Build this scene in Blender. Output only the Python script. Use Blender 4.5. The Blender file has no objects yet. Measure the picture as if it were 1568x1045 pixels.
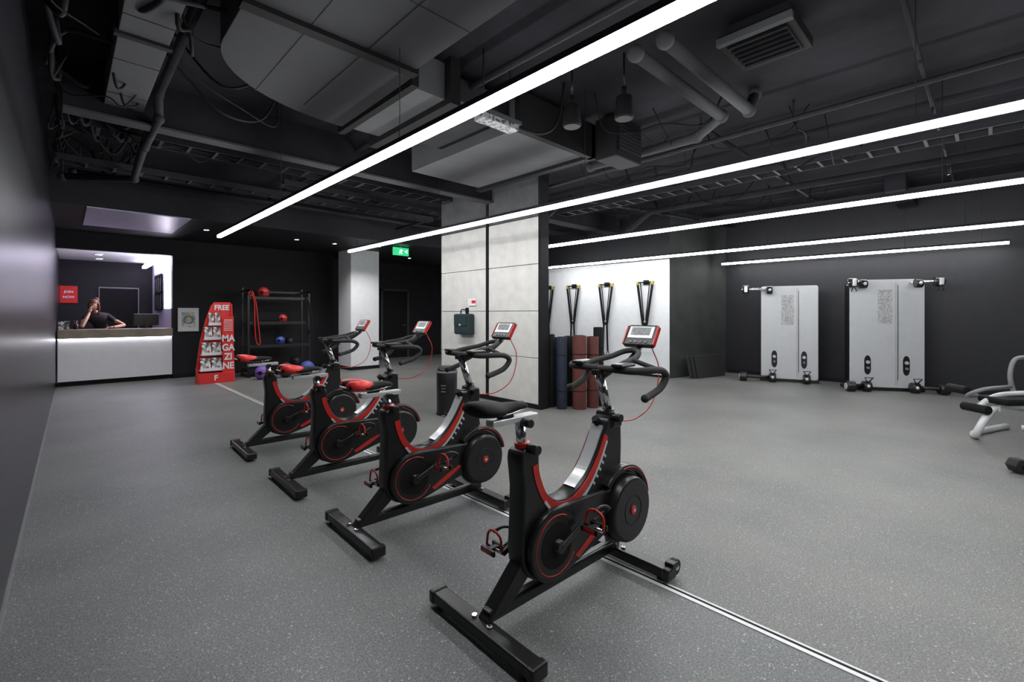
import bpy, bmesh, math, random
from mathutils import Vector, Matrix
random.seed(4)
scene=bpy.context.scene
try:
    scene.view_settings.view_transform='Standard'
    scene.view_settings.look='None'
except Exception: pass
COL=scene.collection
# ---------------------------------------------------------------- materials
def mat(name,col,rough=0.5,metal=0.0,var=0.12,scale=8.0,bump=0.0,bscale=60,spec=0.5):
    m=bpy.data.materials.new(name); m.use_nodes=True
    nt=m.node_tree; b=nt.nodes['Principled BSDF']
    tc=nt.nodes.new('ShaderNodeTexCoord'); nz=nt.nodes.new('ShaderNodeTexNoise')
    nz.inputs['Scale'].default_value=scale; nz.inputs['Detail'].default_value=4
    nt.links.new(tc.outputs['Object'],nz.inputs['Vector'])
    rp=nt.nodes.new('ShaderNodeValToRGB')
    c=Vector(col)
    rp.color_ramp.elements[0].position=.3; rp.color_ramp.elements[1].position=.7
    rp.color_ramp.elements[0].color=(*(c*(1-var)),1); rp.color_ramp.elements[1].color=(*[min(1,x) for x in c*(1+var)],1)
    nt.links.new(nz.outputs['Fac'],rp.inputs['Fac']); nt.links.new(rp.outputs['Color'],b.inputs['Base Color'])
    b.inputs['Roughness'].default_value=rough; b.inputs['Metallic'].default_value=metal
    b.inputs['Specular IOR Level'].default_value=spec
    if bump>0:
        n2=nt.nodes.new('ShaderNodeTexNoise'); n2.inputs['Scale'].default_value=bscale
        nt.links.new(tc.outputs['Object'],n2.inputs['Vector'])
        bp=nt.nodes.new('ShaderNodeBump'); bp.inputs['Strength'].default_value=bump; bp.inputs['Distance'].default_value=.01
        nt.links.new(n2.outputs['Fac'],bp.inputs['Height']); nt.links.new(bp.outputs['Normal'],b.inputs['Normal'])
    return m
def emis(name,col,st):
    m=bpy.data.materials.new(name); m.use_nodes=True
    b=m.node_tree.nodes['Principled BSDF']
    b.inputs['Base Color'].default_value=(*col,1)
    b.inputs['Emission Color'].default_value=(*col,1); b.inputs['Emission Strength'].default_value=st
    return m
M=dict(
 wall=mat('charcoal_wall_paint',(.013,.013,.016),.55,bump=.15,bscale=90,spec=.3),
 wallL=mat('satin_dark_wall_paint',(.012,.012,.016),.30,bump=.08,bscale=30,spec=.4),
 wallG=mat('dark_green_grey_plaster',(.032,.035,.033),.7,var=.25,scale=3),
 white=mat('white_wall_paint',(.80,.81,.82),.6,var=.03),
 offw=mat('white_column_paint',(.80,.80,.82),.5,var=.03),
 lav_lit=mat('white_paint_purple_lit',(.66,.60,.82),.4,var=.03),  # tint of the purple reception lighting put into the wall colour
 lav_glow=mat('lavender_glow_on_soffit',(.66,.60,.82),.35,var=.06),  # colour stands in for reception light reflected on the soffit
 ceil=mat('dark_ceiling_paint',(.022,.020,.025),.85,var=.4,scale=1.5,bump=.3,bscale=12,spec=.15),
 soff=mat('soffit_paint',(.022,.022,.026),.5,spec=.3),
 black=mat('black_plastic',(.009,.009,.010),.32),
 blackm=mat('black_matte',(.010,.010,.011),.7,spec=.2),
 steelb=mat('black_powder_coat',(.012,.012,.013),.28,bump=.05,bscale=300),
 rubber=mat('rubber',(.018,.018,.019),.7),
 red=mat('red_plastic',(.50,.022,.015),.3,var=.08),
 redl=mat('red_print',(.74,.025,.025),.4,var=.05),
 chrome=mat('chrome',(.75,.75,.76),.15,1.0,var=.03),
 silver=mat('silver_paint',(.62,.63,.64),.28,.4,var=.04),
 panel=mat('machine_panel_silver',(.50,.51,.525),.38,.15,var=.03),
 tubew=mat('bench_silver_white_paint',(.72,.73,.74),.3,.1,var=.03),
 duct=mat('grey_duct_sheet',(.060,.060,.066),.7,0,var=.12,scale=2,spec=.2),
 ductl=mat('pale_duct_sheet',(.12,.12,.125),.7,0,var=.12,scale=2,spec=.2),
 ductd=mat('dark_duct_sheet',(.030,.030,.036),.7,0,var=.2,scale=3,spec=.2),
 pipe=mat('dark_painted_pipe',(.020,.020,.024),.6,spec=.3),
 conc_shade=mat('concrete_and_pillar_shade',(.09,.09,.094),.8,var=.2,scale=4,bump=.3),  # pillar core, and the dimness of its top painted as grey
 wood=mat('pale_wood',(.30,.25,.20),.5,var=.2,scale=5),
 cnt=mat('white_counter_laminate',(.84,.84,.88),.3,var=.02),
 skin=mat('skin',(.55,.30,.20),.5,var=.08),
 hair=mat('brown_hair',(.13,.05,.018),.45,var=.5,scale=60),
 cloth=mat('black_shirt_cloth',(.02,.015,.018),.8,var=.3),
 denim=mat('dark_trousers',(.02,.022,.03),.8),
 matred=mat('maroon_mat_foam',(.115,.030,.024),.75,bump=.3,bscale=80),
 matblue=mat('navy_mat_foam',(.016,.022,.042),.75,bump=.3,bscale=80),
 ballr=mat('red_ball_rubber',(.5,.03,.03),.5),
 ballb=mat('blue_ball_rubber',(.05,.09,.35),.5),
 ballp=mat('purple_ball_rubber',(.20,.09,.48),.45),
 balld=mat('dark_ball_rubber',(.03,.03,.05),.5),
 teal=mat('dark_teal_fabric',(.015,.035,.037),.6),
 yellow=mat('yellow_webbing',(.55,.42,.05),.5),
 green=emis('exit_sign_green',(.03,.6,.22),1.0),
 signw=emis('exit_sign_white',(.9,1,.95),1.2),
 screen=mat('console_screen',(.34,.36,.37),.15,var=.3,scale=50),
 led=emis('led_diffuser',(.97,.985,1.0),50),
 down=emis('downlight_lens',(1,.95,.9),30),
 recl=emis('reception_light_lens',(.88,.82,1.0),13),
 cled=emis('counter_led_strip',(.95,.93,1.0),14),
 line=mat('white_floor_inlay',(.85,.85,.85),.4,var=.03),
 grey=mat('grey_plastic',(.2,.2,.21),.4),
)
def printmat(name,cols,scale,rough=.4):
    m=bpy.data.materials.new(name); m.use_nodes=True; nt=m.node_tree; b=nt.nodes['Principled BSDF']
    tc=nt.nodes.new('ShaderNodeTexCoord'); v=nt.nodes.new('ShaderNodeTexVoronoi'); v.inputs['Scale'].default_value=scale
    nt.links.new(tc.outputs['Object'],v.inputs['Vector'])
    rp=nt.nodes.new('ShaderNodeValToRGB'); rp.color_ramp.interpolation='CONSTANT'
    while len(rp.color_ramp.elements)<len(cols): rp.color_ramp.elements.new(.5)
    for i,c in enumerate(cols):
        rp.color_ramp.elements[i].position=i/len(cols); rp.color_ramp.elements[i].color=(*c,1)
    sx=nt.nodes.new('ShaderNodeSeparateColor'); nt.links.new(v.outputs['Color'],sx.inputs['Color'])
    nt.links.new(sx.outputs[0],rp.inputs['Fac']); nt.links.new(rp.outputs['Color'],b.inputs['Base Color'])
    b.inputs['Roughness'].default_value=rough
    return m
M['mag']=printmat('magazine_cover_print',[(.6,.6,.6),(.08,.08,.08),(.8,.8,.8),(.35,.33,.32),(.02,.02,.02)],22)
M['poster']=printmat('poster_print',[(.25,.45,.55),(.7,.6,.3),(.3,.5,.6),(.75,.75,.7)],14)
M['plaque']=printmat('instruction_print',[(.42,.42,.42),(.34,.34,.34),(.47,.47,.47),(.28,.28,.28)],60)
M['grille']=printmat('perforated_grille',[(.30,.30,.30),(.06,.06,.06),(.36,.36,.36)],45)
def floor_mat():
    m=bpy.data.materials.new('speckled_rubber_floor'); m.use_nodes=True; nt=m.node_tree; L=nt.links; N=nt.nodes.new
    b=nt.nodes['Principled BSDF']; tc=N('ShaderNodeTexCoord')
    nz=N('ShaderNodeTexNoise'); nz.inputs['Scale'].default_value=1.2; nz.inputs['Detail'].default_value=6
    L.new(tc.outputs['Object'],nz.inputs['Vector'])
    rp=N('ShaderNodeValToRGB'); rp.color_ramp.elements[0].position=.35; rp.color_ramp.elements[1].position=.65
    rp.color_ramp.elements[0].color=(.128,.134,.135,1); rp.color_ramp.elements[1].color=(.172,.176,.173,1)
    L.new(nz.outputs['Fac'],rp.inputs['Fac'])
    sep=N('ShaderNodeSeparateXYZ'); L.new(tc.outputs['Object'],sep.inputs[0])
    st=N('ShaderNodeMath'); st.operation='GREATER_THAN'; st.inputs[1].default_value=2.15; L.new(sep.outputs[0],st.inputs[0])
    wm=N('ShaderNodeMix'); wm.data_type='RGBA'; wm.blend_type='MULTIPLY'; L.new(st.outputs[0],wm.inputs['Factor'])
    L.new(rp.outputs['Color'],wm.inputs['A']); wm.inputs['B'].default_value=(1.04,1.0,.95,1)
    fine=N('ShaderNodeTexNoise'); fine.inputs['Scale'].default_value=120; fine.inputs['Detail'].default_value=5; fine.inputs['Roughness'].default_value=.7
    L.new(tc.outputs['Object'],fine.inputs['Vector'])
    fr=N('ShaderNodeValToRGB'); fr.color_ramp.elements[0].position=.33; fr.color_ramp.elements[1].position=.70
    fr.color_ramp.elements[0].color=(.45,.45,.45,1); fr.color_ramp.elements[1].color=(1.75,1.75,1.75,1)
    L.new(fine.outputs['Fac'],fr.inputs['Fac'])
    mul=N('ShaderNodeMix'); mul.data_type='RGBA'; mul.blend_type='MULTIPLY'; mul.inputs['Factor'].default_value=1
    L.new(wm.outputs['Result'],mul.inputs['A']); L.new(fr.outputs['Color'],mul.inputs['B'])
    cur=mul.outputs['Result']
    wn=N('ShaderNodeTexNoise'); wn.inputs['Scale'].default_value=110; wn.inputs['Detail'].default_value=3; L.new(tc.outputs['Object'],wn.inputs['Vector'])
    wv=N('ShaderNodeVectorMath'); wv.operation='MULTIPLY_ADD'; L.new(wn.outputs['Color'],wv.inputs[0]); wv.inputs[1].default_value=(.014,.014,.014); L.new(tc.outputs['Object'],wv.inputs[2])
    for sc,th,pr,cc in ((85,.28,.80,.46),(165,.34,.70,.38),(46,.17,.84,.52)):
        v=N('ShaderNodeTexVoronoi'); v.inputs['Scale'].default_value=sc
        L.new(wv.outputs[0],v.inputs['Vector'])
        lt=N('ShaderNodeMath'); lt.operation='LESS_THAN'; lt.inputs[1].default_value=th; L.new(v.outputs['Distance'],lt.inputs[0])
        s=N('ShaderNodeSeparateColor'); L.new(v.outputs['Color'],s.inputs['Color'])
        gt=N('ShaderNodeMath'); gt.operation='GREATER_THAN'; gt.inputs[1].default_value=pr; L.new(s.outputs[0],gt.inputs[0])
        mm=N('ShaderNodeMath'); mm.operation='MULTIPLY'; L.new(lt.outputs[0],mm.inputs[0]); L.new(gt.outputs[0],mm.inputs[1])
        m2=N('ShaderNodeMath'); m2.operation='MULTIPLY'; L.new(mm.outputs[0],m2.inputs[0]); L.new(s.outputs[1],m2.inputs[1])
        m3=N('ShaderNodeMath'); m3.operation='MULTIPLY_ADD'; m3.use_clamp=True; L.new(m2.outputs[0],m3.inputs[0]); m3.inputs[1].default_value=1.3; m3.inputs[2].default_value=0
        mx=N('ShaderNodeMix'); mx.data_type='RGBA'; L.new(m3.outputs[0],mx.inputs['Factor'])
        L.new(cur,mx.inputs['A']); mx.inputs['B'].default_value=(cc,cc*1.01,cc*1.01,1); cur=mx.outputs['Result']
    L.new(cur,b.inputs['Base Color']); b.inputs['Roughness'].default_value=.48
    bp=N('ShaderNodeBump'); bp.inputs['Strength'].default_value=.15; bp.inputs['Distance'].default_value=.004
    L.new(fine.outputs['Fac'],bp.inputs['Height']); L.new(bp.outputs['Normal'],b.inputs['Normal'])
    return m
M['floor']=floor_mat()
M['tile']=mat('concrete_tile_cladding',(.66,.645,.615),.6,var=.08,scale=6)
# ---------------------------------------------------------------- mesh helpers
def link(name,me,m,parent=None,smooth=None):
    o=bpy.data.objects.new(name,me); COL.objects.link(o)
    if m is not None: me.materials.append(M[m] if isinstance(m,str) else m)
    if parent is not None: o.parent=parent
    if smooth: 
        for p in me.polygons: p.use_smooth=True
    return o
def group(name,loc=(0,0,0),rz=0):
    e=bpy.data.objects.new(name,None); COL.objects.link(e); e.location=loc; e.rotation_euler=(0,0,rz); e.empty_display_size=.1
    return e
def bev(o,w,seg=2):
    if w>0:
        md=o.modifiers.new('bevel','BEVEL'); md.width=w; md.segments=seg; md.limit_method='ANGLE'; md.angle_limit=math.radians(40)
    return o
def mesh(name,vs,fs):
    me=bpy.data.meshes.new(name); me.from_pydata([tuple(v) for v in vs],[],fs)
    bm=bmesh.new(); bm.from_mesh(me); bmesh.ops.recalc_face_normals(bm,faces=bm.faces); bm.to_mesh(me); bm.free()
    return me
def box(name,x0,x1,y0,y1,z0,z1,m,parent=None,b=0):
    vs=[(x,y,z) for x in (x0,x1) for y in (y0,y1) for z in (z0,z1)]
    fs=[(0,1,3,2),(4,6,7,5),(0,4,5,1),(2,3,7,6),(0,2,6,4),(1,5,7,3)]
    return bev(link(name,mesh(name,vs,fs),m,parent),b)
def cbox(name,c,s,m,parent=None,b=0,rot=None):
    o=box(name,-s[0]/2,s[0]/2,-s[1]/2,s[1]/2,-s[2]/2,s[2]/2,m,parent,b); o.location=c
    if rot: o.rotation_euler=rot
    return o
def bar(name,p0,p1,w,t,m,parent=None,b=0,up=(0,0,1)):
    p0=Vector(p0);p1=Vector(p1);d=(p1-p0).normalized();u=Vector(up)
    if abs(d.dot(u))>.98:u=Vector((1,0,0))
    s=d.cross(u).normalized();u=s.cross(d)
    vs=[p+s*a*w/2+u*c*t/2 for p in(p0,p1) for a,c in((-1,-1),(1,-1),(1,1),(-1,1))]
    fs=[(0,1,2,3),(4,7,6,5)]+[(i,(i+1)%4,4+(i+1)%4,4+i) for i in range(4)]
    return bev(link(name,mesh(name,vs,fs),m,parent),b)
def cyl(name,p0,p1,r,m,parent=None,r2=None,seg=28,b=0):
    p0=Vector(p0);p1=Vector(p1);r2=r if r2 is None else r2
    d=(p1-p0).normalized();u=Vector((0,0,1)) if abs(d.z)<.9 else Vector((1,0,0))
    s=d.cross(u).normalized();u=s.cross(d)
    vs=[];
    for p,rr in((p0,r),(p1,r2)):
        for i in range(seg):
            a=2*math.pi*i/seg; vs.append(p+(s*math.cos(a)+u*math.sin(a))*rr)
    fs=[tuple(range(seg)),tuple(range(seg,2*seg))]+[(i,(i+1)%seg,seg+(i+1)%seg,seg+i) for i in range(seg)]
    me=mesh(name,vs,fs)
    for p in me.polygons:
        p.use_smooth=len(p.vertices)==4
    return bev(link(name,me,m,parent),b)
def catmull(pts,n=6):
    pts=[Vector(p) for p in pts]
    if n<=1 or len(pts)<3: return pts
    P=[pts[0]*2-pts[1]]+pts+[pts[-1]*2-pts[-2]]; out=[]
    for i in range(1,len(P)-2):
        for k in range(n):
            t=k/n;a,b,c,d=P[i-1],P[i],P[i+1],P[i+2]
            out.append(.5*((2*b)+(c-a)*t+(2*a-5*b+4*c-d)*t*t+(-a+3*b-3*c+d)*t**3))
    out.append(pts[-1]); return out
def tube(name,pts,r,m,parent=None,n=6,seg=12,radii=None):
    P=catmull(pts,n); k=len(P)
    T=[(P[min(i+1,k-1)]-P[max(i-1,0)]).normalized() for i in range(k)]
    u=Vector((0,0,1)) if abs(T[0].z)<.9 else Vector((1,0,0))
    vs=[];fs=[]
    for i in range(k):
        s=T[i].cross(u)
        if s.length<1e-4: s=T[i].orthogonal()
        s.normalize();u=s.cross(T[i]).normalized()
        rr=r if radii is None else radii[0]+(radii[1]-radii[0])*i/(k-1)
        for j in range(seg):
            a=2*math.pi*j/seg; vs.append(P[i]+(s*math.cos(a)+u*math.sin(a))*rr)
    for i in range(k-1):
        for j in range(seg):
            fs.append((i*seg+j,i*seg+(j+1)%seg,(i+1)*seg+(j+1)%seg,(i+1)*seg+j))
    fs.append(tuple(range(seg)));fs.append(tuple(range((k-1)*seg,k*seg)))
    return link(name,mesh(name,vs,fs),m,parent,True)
def prism(name,pts,y0,y1,m,parent=None,b=0,sm=1,plane='xz'):
    if sm>1:
        P=[Vector((p[0],p[1],0)) for p in pts]; n=len(P); out=[]
        for i in range(n):
            a,bb,c,d=P[i-1],P[i],P[(i+1)%n],P[(i+2)%n]
            for k in range(sm):
                t=k/sm; out.append(.5*((2*bb)+(c-a)*t+(2*a-5*bb+4*c-d)*t*t+(-a+3*bb-3*c+d)*t**3))
        pts=[(p.x,p.y) for p in out]
    n=len(pts)
    f={'xz':lambda p,y:(p[0],y,p[1]),'xy':lambda p,y:(p[0],p[1],y),'yz':lambda p,y:(y,p[0],p[1])}[plane]
    vs=[f(p,y0) for p in pts]+[f(p,y1) for p in pts]
    fs=[tuple(range(n)),tuple(range(n,2*n))]+[(i,(i+1)%n,n+(i+1)%n,n+i) for i in range(n)]
    me=mesh(name,vs,fs)
    if sm>1:
        for p in me.polygons: p.use_smooth=len(p.vertices)==4
    return bev(link(name,me,m,parent),b)
def ribbon(name,pts,o0,o1,y0,y1,m,parent=None):
    P=[v.to_2d() for v in catmull([(a,b,0) for a,b in pts],6)]
    A=[];B=[]
    for i,p in enumerate(P):
        t=(P[min(i+1,len(P)-1)]-P[max(i-1,0)]).normalized(); nn=Vector((t.y,-t.x))
        A.append(p+nn*o0);B.append(p+nn*o1)
    n=len(P);vs=[]
    for y in(y0,y1):
        vs+=[(p.x,y,p.y) for p in A]+[(p.x,y,p.y) for p in B]
    fs=[]
    for i in range(n-1):
        fs+=[(i,i+1,n+i+1,n+i),(2*n+i,3*n+i,3*n+i+1,2*n+i+1),(i,2*n+i,2*n+i+1,i+1),(n+i,n+i+1,3*n+i+1,3*n+i)]
    fs+=[(0,n,3*n,2*n),(n-1,3*n-1,4*n-1,2*n-1)]
    return link(name,mesh(name,vs,fs),m,parent)
def ball(name,c,r,m,parent=None,sub=3):
    r=(r,r,r) if not hasattr(r,'__len__') else r
    bm=bmesh.new(); bmesh.ops.create_uvsphere(bm,u_segments=28,v_segments=18,radius=1)
    for v in bm.verts: v.co=Vector((v.co.x*r[0],v.co.y*r[1],v.co.z*r[2]))
    me=bpy.data.meshes.new(name);bm.to_mesh(me);bm.free()
    o=link(name,me,m,parent,True);o.location=c;return o
def loft(name,secs,m,parent=None,seg=20,flat=0.0):
    vs=[];fs=[];k=len(secs)
    for (x,cy,cz,w,h) in secs:
        for j in range(seg):
            a=2*math.pi*j/seg; z=math.sin(a)*h
            if z<0: z*=1-flat
            vs.append((x,cy+math.cos(a)*w,cz+z))
    for i in range(k-1):
        for j in range(seg): fs.append((i*seg+j,i*seg+(j+1)%seg,(i+1)*seg+(j+1)%seg,(i+1)*seg+j))
    fs.append(tuple(range(seg)));fs.append(tuple(range((k-1)*seg,k*seg)))
    return link(name,mesh(name,vs,fs),m,parent,True)
def torus(name,c,R,r,m,parent=None,axis='y',a0=0,a1=360,n=40):
    pts=[]
    for i in range(n+1):
        a=math.radians(a0+(a1-a0)*i/n)
        p={'y':(math.cos(a)*R,0,math.sin(a)*R),'x':(0,math.cos(a)*R,math.sin(a)*R),'z':(math.cos(a)*R,math.sin(a)*R,0)}[axis]
        pts.append((c[0]+p[0],c[1]+p[1],c[2]+p[2]))
    return tube(name,pts,r,m,parent,n=1,seg=8)
def text(name,s,loc,size,m,parent=None,rot=(math.pi/2,0,0),ext=.002,sx=1):
    cu=bpy.data.curves.new(name,'FONT');cu.body=s;cu.size=size;cu.extrude=ext;cu.align_x='CENTER';cu.align_y='CENTER';cu.offset=size*.03
    o=bpy.data.objects.new(name,cu);COL.objects.link(o);cu.materials.append(M[m]);o.location=loc;o.rotation_euler=rot;o.scale=(sx,1,1)
    if parent:o.parent=parent
    return o
CZ=3.5
def xl(y): return -.2+(y-3.14)*.0125
# ---------------------------------------------------------------- room shell
box('floor',-.6,11.4,-3.2,15.4,-.1,0,'floor')
box('ceiling',-.6,11.4,-3.2,15.4,CZ,CZ+.1,'ceil')
prism('wall_left',[(xl(-3.1),-3.1),(xl(15.2),15.2),(-.5,15.2),(-.5,-3.1)],0,CZ,'wallL',plane='xy')
prism('baseboard_left',[(xl(-3)+.012,-3),(xl(11.8)+.012,11.8),(xl(11.8),11.8),(xl(-3),-3)],0,.012,'grey',plane='xy')
box('wall_front',-.5,11.3,-3.15,-3,0,CZ,'wall')
box('wall_right',11,11.15,-3.1,4.4,0,CZ,'wall')
prism('wall_right_return',[(9.1,4.66),(11.1,4.23),(11.1,4.45),(9.25,4.85)],0,CZ,'wallG',plane='xy')
box('wall_suspension_training',9.1,9.25,4.665,12.9,0,2.5,'white')
box('wall_suspension_training_upper',9.1,9.25,4.665,12.9,2.5,CZ,'wall')
box('trim_1',9.085,9.1,4.665,12.8,0,.05,'blackm')
box('wall_back',1.65,5.05,11.9,12.05,0,CZ,'wall')
box('wall_back_header',xl(11.9),1.65,11.9,12.05,2.57,CZ,'wall')
box('wall_back_alcove',5.05,9.3,12.8,12.95,0,CZ,'wall')
box('wall_alcove_side',4.9,5.05,12.05,12.95,0,CZ,'wall')
box('baseboard_back',1.66,5.04,11.885,11.9,0,.08,'blackm')
box('baseboard_right',10.985,11,-3,4.2,0,.08,'blackm')
box('wall_reception_rear',-.3,2.0,14.95,15.1,0,2.7,'wall')
box('wall_reception_side',1.65,1.8,12.05,14.95,0,2.7,'lav_lit')
box('ceiling_reception',-.2,1.8,12.05,15,2.62,2.7,'white')
box('ceiling_soffit',xl(9),9.1,9.03,12.8,2.9,3.02,'soff')
box('ceiling_soffit_fascia',xl(9),9.1,9.03,9.13,3.02,CZ,'soff')
box('ceiling_glow_patch',.25,1.5,9.04,10.9,2.885,2.9,'lav_glow')  # lavender patch paints the reception glow on the soffit underside
d=group('door_1',(7.35,12.8,0))
box('leaf',-.42,.42,-.04,0,0,2.05,'blackm',d,.004)
box('frame_left',-.48,-.42,-.06,0,0,2.1,'duct',d);box('frame_right',.42,.48,-.06,0,0,2.1,'duct',d);box('frame_top',-.48,.48,-.06,0,2.05,2.11,'duct',d)
tube('handle',[(.34,-.04,1.0),(.34,-.09,1.0),(.24,-.09,1.0)],.01,'chrome',d,n=1)
c=group('white_column',(5.3,10.95,0))
box('shaft',-.37,.36,-.35,.35,0,2.9,'offw',c,.01)
box('skirting',-.38,.37,-.36,.36,0,.08,'blackm',c)
p=group('tiled_pillar',(4.82,0,0))
box('core',.02,.15,4.43,6.77,0,CZ,'conc_shade',p)
zs=[.06,.72,1.39,2.06,2.73]
for (ya,yb) in((4.43,5.50),(5.56,6.77)):
    for i in range(4):
        box('tile_%d_%d'%(int(ya),i),0,.03,ya,yb,zs[i]+.004,zs[i+1]-.004,'tile',p,.004)
    box('upper_%d'%int(ya),.0,.03,ya,yb,2.74,CZ,'conc_shade',p)  # grey stands in for the pillar falling dark above the light strips
box('joint_strip',-.015,.03,5.505,5.555,.0,CZ,'blackm',p)
box('edge_strip',-.012,.16,4.385,4.43,0,CZ,'blackm',p)
box('plinth',-.012,.03,4.43,6.77,0,.06,'blackm',p)
f=group('floor_inlay_strip',(2.15,0,0))
box('white_left',-.030,-.008,-2.9,10.9,0,.003,'line',f);box('groove',-.008,.008,-2.9,10.9,0,.002,'blackm',f);box('white_right',.008,.020,-2.9,10.9,0,.003,'line',f)
# ---------------------------------------------------------------- linear lights
LZ=2.45
for X,y0,y1 in((1.59,-2.2,7.6),(3.61,-2.4,7.83),(5.67,-2.4,7.8),(8.30,-2.4,7.5),(10.45,-.2,4.12)):
    g=group('linear_led_light',(X,0,LZ))
    box('diffuser',-.022,.022,y0,y1,-.022,.014,'led',g)
    box('housing',-.025,.025,y0-.01,y1+.01,.014,.045,'ductd',g)
    n=5
    for i in range(n):
        y=y0+.3+(y1-y0-.6)*i/(n-1); cyl('suspension_wire_%d'%i,(0,y,.045),(0,y,CZ-LZ),.0025,'pipe',g,seg=6)
def downlight(X,Y,e):
    g=group('recessed_downlight',(X,Y,2.9))
    torus('bezel',(0,0,-.004),.045,.008,'white',g,'z'); cyl('lens',(0,0,-.006),(0,0,.0),.038,'down',g)
    ld=bpy.data.lights.new('downlight_beam','SPOT');ld.energy=e;ld.spot_size=2.2;ld.spot_blend=.8;ld.shadow_soft_size=.04
    lo=bpy.data.objects.new('beam',ld);COL.objects.link(lo);lo.parent=g;lo.location=(0,0,-.02)
for X in(.35,1.9,3.5,4.3): downlight(X,10.05,65)
downlight(5.2,9.75,85); downlight(6.9,11.2,60)  # the one by the white column is added to brighten it
for (X,Y) in((.55,13.2),(.6,14.2)):
    g=group('reception_downlight',(X,Y,2.62)); cyl('lens',(0,0,-.012),(0,0,0),.06,'down',g); torus('bezel',(0,0,-.008),.065,.008,'white',g,'z')
g=group('reception_strip_light',(1.45,0,2.50)); box('lens',-.04,.04,12.2,14.6,-.03,.03,'recl',g); 
for y in(12.25,14.55): cyl('bracket_%d'%(y*10),(0,y,.03),(0,y,.12),.01,'silver',g)
g=group('reception_wall_light',(1.65,12.4,1.92)); box('lens',-.025,-.005,-.30,.42,-.45,.55,'recl',g); box('frame',-.006,0,-.32,.44,-.48,.58,'silver',g)
# ---------------------------------------------------------------- reception
g=group('reception_counter',(0,0,0)); x0=xl(12)+.02
box('plinth',x0,1.60,11.93,12.4,0,.09,'blackm',g)
box('front_panel',x0,1.64,11.88,12.42,.09,.86,'cnt',g,.004)
box('led_strip',x0,1.63,11.855,11.875,.874,.884,'cled',g)
box('shadow_gap',x0,1.63,11.90,12.42,.86,.885,'cnt',g)
box('timber_fascia',x0,1.645,11.82,12.45,.885,1.05,'wood',g,.006)
g=group('red_wall_sign',(.10,14.93,1.8)); box('board',-.15,.15,-.02,.018,-.2,.2,'redl',g,.005); text('label','JOIN',(0,-.024,.06),.075,'white',g); text('label_2','NOW',(0,-.024,-.06),.075,'white',g)
g=group('reception_cabinet_door',(1.0,14.94,0)); box('panel',-.38,.38,-.03,.0,0,2.0,'grey',g); box('inset',-.36,.36,-.04,-.03,.06,1.97,'blackm',g,.004)
g=group('reception_window_frame',(1.64,13.7,1.85))
box('glass_panel',-.01,.0,-.5,.5,-.4,.4,'screen',g)
for i in range(4): box('mullion_%d'%i,-.03,.0,-.5+i*.32,-.46+i*.32,-.4,.4,'blackm',g)
for i in range(3): box('rail_%d'%i,-.03,.0,-.5,.5,-.42+i*.4,-.38+i*.4,'blackm',g)
def monitor(X,Y,rz):
    g=group('computer_monitor',(X,Y,1.05),rz)
    box('screen_back',-.22,.22,-.015,.015,.06,.30,'black',g,.01); box('screen',-.205,.205,.016,.018,.075,.285,'screen',g)
    box('stem',-.03,.03,-.03,0,0,.12,'black',g); cyl('base',(0,-.01,0),(0,-.01,.012),.09,'black',g)
monitor(1.25,12.25,.2)
g=group('desk_pen_cup',(.18,12.2,1.05)); cyl('cup',(0,0,0),(0,0,.1),.04,'black',g)
for i in range(5): cyl('pen_%d'%i,(0,0,.02),(.03*math.cos(i*1.3),.03*math.sin(i*1.3),.17),.005,['red','ballb','silver','black','yellow'][i],g,seg=8)
g=group('brochure_holder',(.02,12.2,1.05)); prism('stand',[(-.04,0),(.06,0),(.02,.16),(0,.16)],-.08,.08,'mag',g,plane='yz')
# receptionist
W=group('receptionist_woman',(0,0,0))
def skin_obj(name,verts,edges,rad,m,root=0,sub=2):
    me=bpy.data.meshes.new(name); me.from_pydata([tuple(v) for v in verts],edges,[])
    o=bpy.data.objects.new(name,me); COL.objects.link(o); o.parent=W
    sk=o.modifiers.new('skin','SKIN'); sk.use_smooth_shade=True
    for i,v in enumerate(me.skin_vertices[0].data):
        r=rad[i]; v.radius=(r,r) if not hasattr(r,'__len__') else r
        v.use_root=(i==root)
    s=o.modifiers.new('sub','SUBSURF'); s.levels=sub; s.render_levels=sub
    me.materials.append(M[m]); return o
hip=(.60,13.08,.93)
skin_obj('torso_shirt',[hip,(.59,13.04,1.06),(.55,12.95,1.20),(.52,12.87,1.31),(.50,12.84,1.36),
   (.67,12.9,1.31),(.80,12.83,1.20),(.36,12.85,1.30),(.30,12.72,1.20)],
   [(0,1),(1,2),(2,3),(3,4),(3,5),(5,6),(3,7),(7,8)],[(.15,.11),(.12,.09),(.14,.10),(.12,.085),.055,.062,.05,.062,.05],'cloth')
skin_obj('arms_neck',[(.50,12.845,1.34),(.48,12.81,1.43)],[(0,1)],[.052,.05],'skin')
skin_obj('right_arm',[(.31,12.74,1.22),(.27,12.40,1.095),(.34,12.50,1.26),(.39,12.60,1.38)],[(0,1),(1,2),(2,3)],[.044,.036,.032,.024],'skin')
skin_obj('left_arm',[(.79,12.84,1.21),(.93,12.62,1.11),(.80,12.42,1.09),(.74,12.36,1.085)],[(0,1),(1,2),(2,3)],[.043,.036,.028,.022],'skin')
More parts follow.
